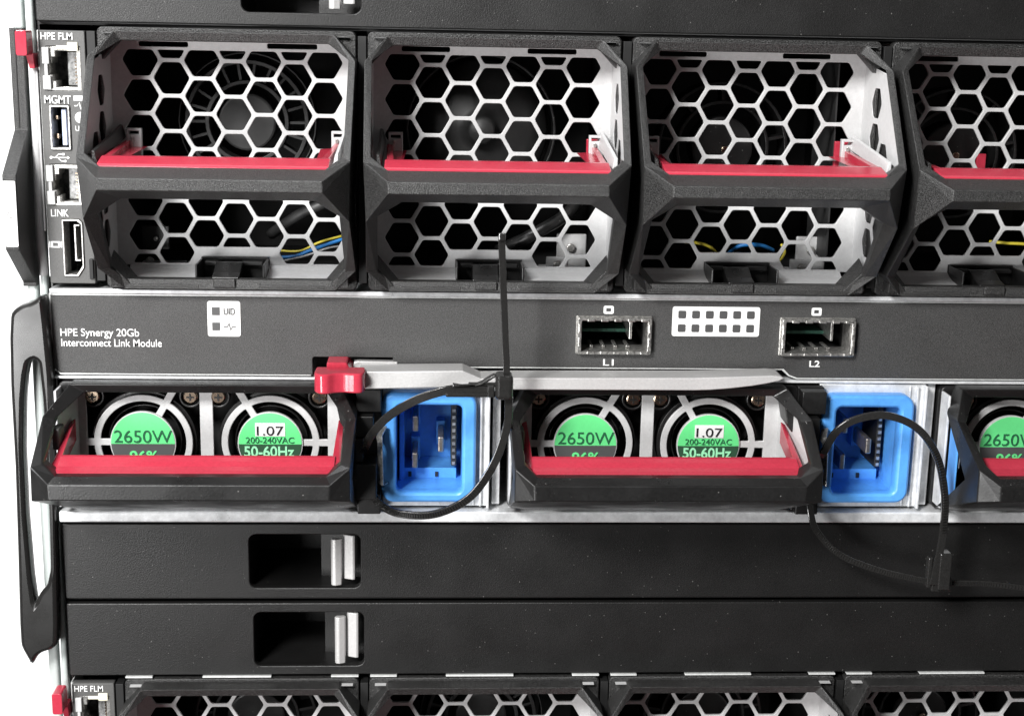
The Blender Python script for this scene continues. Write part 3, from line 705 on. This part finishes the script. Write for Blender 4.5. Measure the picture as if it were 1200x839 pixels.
    q = MB(); a, b_, c_, d = 410.5, -548.5, 492.5, -435.5
    q.add([(a, -4, b_), (c_, -4, b_), (c_, -4, d), (a, -4, d), (a+1, 92, b_+2), (c_-1, 92, b_+2), (c_-1, 92, d-2), (a+1, 92, d-2)], [(0, 1, 5, 4), (1, 2, 6, 5), (2, 3, 7, 6), (3, 0, 4, 7), (4, 5, 6, 7)])
    q.box(414, 420, 30, 92, -548, -448); q.box(414, 486, 40, 92, -548, -534)
    q.build('inlet_well', BLU, ib_, bev=0.6)
    for (x, z) in ((434, -470), (433.5, -518), (466, -497)):
        k = MB(); k.box(x-3.6, x+3.6, 18, 92, z-10, z+10); kk = k.build('blade_pin', mat('pin_metal', (0.55, 0.50, 0.42), 0.3, metal=0.9), ib_, bev=1.6) if False else k.build('blade_pin', GLD2, ib_, bev=1.6)
        MB().box(x-6, x+6, 74, 93, z-16, z+16).build('pin_collar', BLU, kk, bev=1.5)
    k = MB(); k.box(479, 486, 30, 93, -528, -448); st = k.build('contact_strip', INK, ib_, bev=0.8)
    for t in range(9): MB().box(480.2, 484.2, 27, 30.5, -526+t*8.6, -522+t*8.6).build('contact', SHL, st)
    MB().box(425, 429, 38, 41, -545, -539).box(459, 463, 38, 41, -545, -539).each('vent_slot', INK, ib_)
    return r
GLD2 = mat('pin_metal', (0.42, 0.38, 0.34), 0.3, metal=0.85, grain=0.2, gscale=900)
psu = make_psu()
pl = ['leftmost power supply, next to the black loop handle, under the red lever tab',
      'middle power supply under the long grey lever, second cable tie hanging from its right side',
      'rightmost power supply, cut off by the right edge of the photo']
for k in range(3):
    o = psu if k == 0 else copy_tree(psu)
    o.location = ((-66, 479.5, 1021)[k]*S, 0, 0); tag(o, pl[k], 'power supply', 'power supplies in a row')
    if k == 2: MB().box(8, 10, -66, -38, -545, -450).build('blue_reflection', BLU, o, bev=0.6)  # blue reflection on the left side, made as a solid coloured strip
# gap rails between supplies
for k in range(2):
    MB().box(464.5+547.5*k, 474+547.5*k, 6, 200, -571, -411).build('divider', ZNC, ch, bev=0.8)

# ------------------------------------------------------------------ cable ties
def tie(label, straps, head, teeth=None):
    r = thing('cable_tie', label, 'cable tie')
    for nm, pts, w, t, side in straps:
        MB().sweep(spline(pts, 10), w, t, side=side).build(nm, TIE, r, bev=0.7)
    for nm, args in head:
        m_ = MB()
        for q in args: m_.box(*q)
        m_.each(nm, TIE, r, bev=5.0 if nm == 'locking_head' and q[1]-q[0] < 23 else 1.8, seg=4)
    if teeth:
        pts = spline(teeth, 14); m_ = MB()
        for i in range(1, len(pts)-1):
            p = pts[i]; d = (pts[i+1]-pts[i-1]).normalized(); nrm = Vector((-d.z, 0, d.x))
            a = p+Vector((0, -3.4, 0)); e = nrm*3.0; h = d*0.8
            m_.add([a+e-h, a+e+h, a-e+h, a-e-h, a+e*0.9-h*.5+Vector((0, -1.3, 0)), a+e*0.9+h*.5+Vector((0, -1.3, 0)), a-e*0.9+h*.5+Vector((0, -1.3, 0)), a-e*0.9-h*.5+Vector((0, -1.3, 0))],
                   [(0, 1, 2, 3), (7, 6, 5, 4), (0, 4, 5, 1), (1, 5, 6, 2), (2, 6, 7, 3), (3, 7, 4, 0)])
        o = m_.build('tooth', TIE, r); o['kind'] = 'stuff'
    return r

Y1 = [(305.9, -40, -492), (309, -60, -478), (317.8, -75, -456.2), (337.2, -85, -432.4), (367.2, -95, -411), (401.8, -100, -397.2), (426.6, -100, -394), (458, -100, -394)]
lo = [(477.5, -100, -404.9), (476.4, -95, -441.4), (461.3, -90, -490.1), (433.7, -85, -532.1), (393.2, -75, -556), (352.1, -65, -559.5), (326.9, -50, -552.7), (311, -36, -536.5)]
t1 = tie('black cable tie round the left blue inlet, its tail standing upright over a fan', [
    ('strap', Y1, 4.0, 10.0, (0, 1, 0)), ('strap', lo, 4.0, 9.5, (0, 1, 0)),
    ('tail', [(475, -100, -382), (472.5, -102, -340), (469.5, -106, -290), (466.5, -112, -240), (465.2, -116, -214)], 3.4, 8.0, (0, 1, 0))],
    [('locking_head', [(461, 482, -114, -84, -405, -376)]), ('head_arm', [(404, 462, -104, -92, -404, -398.5), (430, 462, -102, -92, -392.5, -388)]),
     ('head_lug', [(452, 460.5, -112, -96, -402, -389)])], teeth=lo[2:7])
# slim wedge between arm and head
MB().extr([(412, -389), (424, -391), (436, -390), (446, -386), (453, -381), (461, -376.5), (461, -380), (452, -386), (444, -390), (434, -392.5), (412, -392.5)], -104, -92, 'y').build('head_web', TIE, t1, bev=1.0)
MB().box(461.4, 469.5, -122, -110, -218, -210).build('tail_tip', TIE, t1, bev=1.4)
up2 = [(860, -40, -495), (863.6, -60, -485.1), (875.1, -75, -451.6), (896.9, -85, -432.7), (931.2, -90, -427), (968.8, -90, -442.6), (997.6, -85, -479.2), (1013.2, -80, -529.5), (1017.4, -75, -580.7), (1015, -70, -627.2), (1013, -68, -650)]
lw2 = [(857, -30, -535), (857.5, -45, -556.9), (866.7, -50, -586.4), (899.1, -50, -617.9), (949.4, -50, -638.3), (990, -52, -647.5), (1018, -55, -652)]
t2 = tie('black cable tie arched over the right blue inlet, head hanging before the blank panel', [
    ('strap', up2, 4.0, 9.0, (0, 1, 0)), ('strap', lw2, 3.6, 8.0, (0, 1, 0)),
    ('tail', [(1036, -55, -653), (1060, -55, -653.5), (1091, -55, -654.7), (1146.6, -55, -661.7), (1190, -55, -668)], 3.2, 7.5, (0, 1, 0))],
    [('locking_head', [(1012.5, 1038, -66, -46, -661, -643)]), ('head_collar', [(1016, 1031, -78, -60, -654, -606), (1006, 1012, -66, -56, -656, -616), (1032, 1037, -62, -54, -646, -618)])],
    teeth=up2[5:9])
def ribs_on(pts, parent, half):
    P = spline(pts, 14); m_ = MB()
    for i in range(1, len(P)-1):
        p = P[i]; d = (P[i+1]-P[i-1]).normalized(); nrm = Vector((-d.z, 0, d.x)); a = p+Vector((0, -1.6, 0))
        e = nrm*half; h_ = d*0.7
        m_.add([a+e-h_, a+e+h_, a-e+h_, a-e-h_, a+e-h_*.5+Vector((0, -1.1, 0)), a+e+h_*.5+Vector((0, -1.1, 0)), a-e+h_*.5+Vector((0, -1.1, 0)), a-e-h_*.5+Vector((0, -1.1, 0))],
               [(0, 1, 2, 3), (7, 6, 5, 4), (0, 4, 5, 1), (1, 5, 6, 2), (2, 6, 7, 3), (3, 7, 4, 0)])
    o = m_.build('tooth', TIE, parent); o['kind'] = 'stuff'
ribs_on(lw2[2:], t2, 2.2)
ribs_on([(1038, -55, -653), (1060, -55, -653.5), (1091, -55, -654.7), (1146.6, -55, -661.7), (1190, -55, -668)], t2, 2.0)

# ------------------------------------------------------------------ rack side: ear cover, posts, handle
e = thing('ear_cover', 'black plastic ear cover with a white label, left of the upper management ports', 'rack ear')
m_ = MB(); m_.extr([(0, 4), (0, -112), (-60, -158), (-62, -244), (0, -292), (0, -297), (14, -297), (14, 4)], -100, -84, 'x')
m_.build('cover', TEX, e, bev=1.0)
MB().box(-94.2, -93.2, -1.2, 0.5, -110, 2).build('groove', DRK, e)
lb = plate('white_label', [rrect(-99.3, -240, -84.8, -165, 1.5, 3)], -63.2, -61, WHT, e, bev=0.3)
plate('label_symbol', [rrect(-95.5, -207, -88.5, -199.5, 3.6, 5), rrect(-94.8, -206.3, -89.2, -200.2, 2.9, 5)], -63.6, -63, PGR, lb, bev=0.05)
MB().box(-92.3, -91.7, -63.6, -63, -205, -201.5).build('label_symbol_bar', PGR, lb)
ps = thing('rack_post', 'pale rack post of two upright rails along the left edge of the photo', 'rack post')
for (a, b_, w_) in ((-97, -85, 0), (-81, -73.5, 0)):
    MB().box(a, b_, 6, 22, -1250, 160).build('upright_rail', PWH, ps, bev=3.5, seg=4)
MB().box(-85, -70.8, 26, 30, -1250, 160).build('inner_liner', SBL, ps)
h = thing('carrying_loop', 'long glossy black loop handle at the left side beside the power supplies', 'handle')
outer = [(-110.3, -325.2), (-101.0, -317.0), (-86.6, -312.9), (-76.3, -305.7), (-71.2, -305.7), (-69.2, -339.6), (-66.6, -403.3), (-69.2, -514.2), (-73.3, -658.1), (-75.3, -719.7), (-77.4, -747.5), (-84.6, -753.6), (-96.9, -757.7), (-103.1, -762.9), (-108.7, -774.2), (-113.4, -766.9), (-121.7, -748.5), (-121.7, -719.7), (-118.6, -617.0), (-116.0, -514.2), (-115.5, -413.6), (-113.4, -355.0)]
slot = [(-92.8, -384.8), (-85.6, -380.7), (-81.0, -384.8), (-78.4, -432.0), (-78.4, -575.9), (-80.5, -647.8), (-85.6, -668.4), (-94.8, -678.6), (-101.5, -693.0), (-104.1, -658.1), (-106.1, -575.9), (-105.1, -493.7), (-101.0, -432.0), (-96.9, -401.2)]
plate('handle_loop', [roundpoly(outer, 5), roundpoly(slot, 4)], -24, 2, mat('glossy_black_handle', (0.014, 0.0137, 0.0133), 0.27, grain=0.1, wear=0.05), h, bev=5.0, smooth=True)
MB().box(-84, -76, -2, 8, -370, -330).build('mounting_lug', SBL, h, bev=1)
MB().box(-88, -80, -2, 8, -740, -710).build('mounting_lug', SBL, h, bev=1)
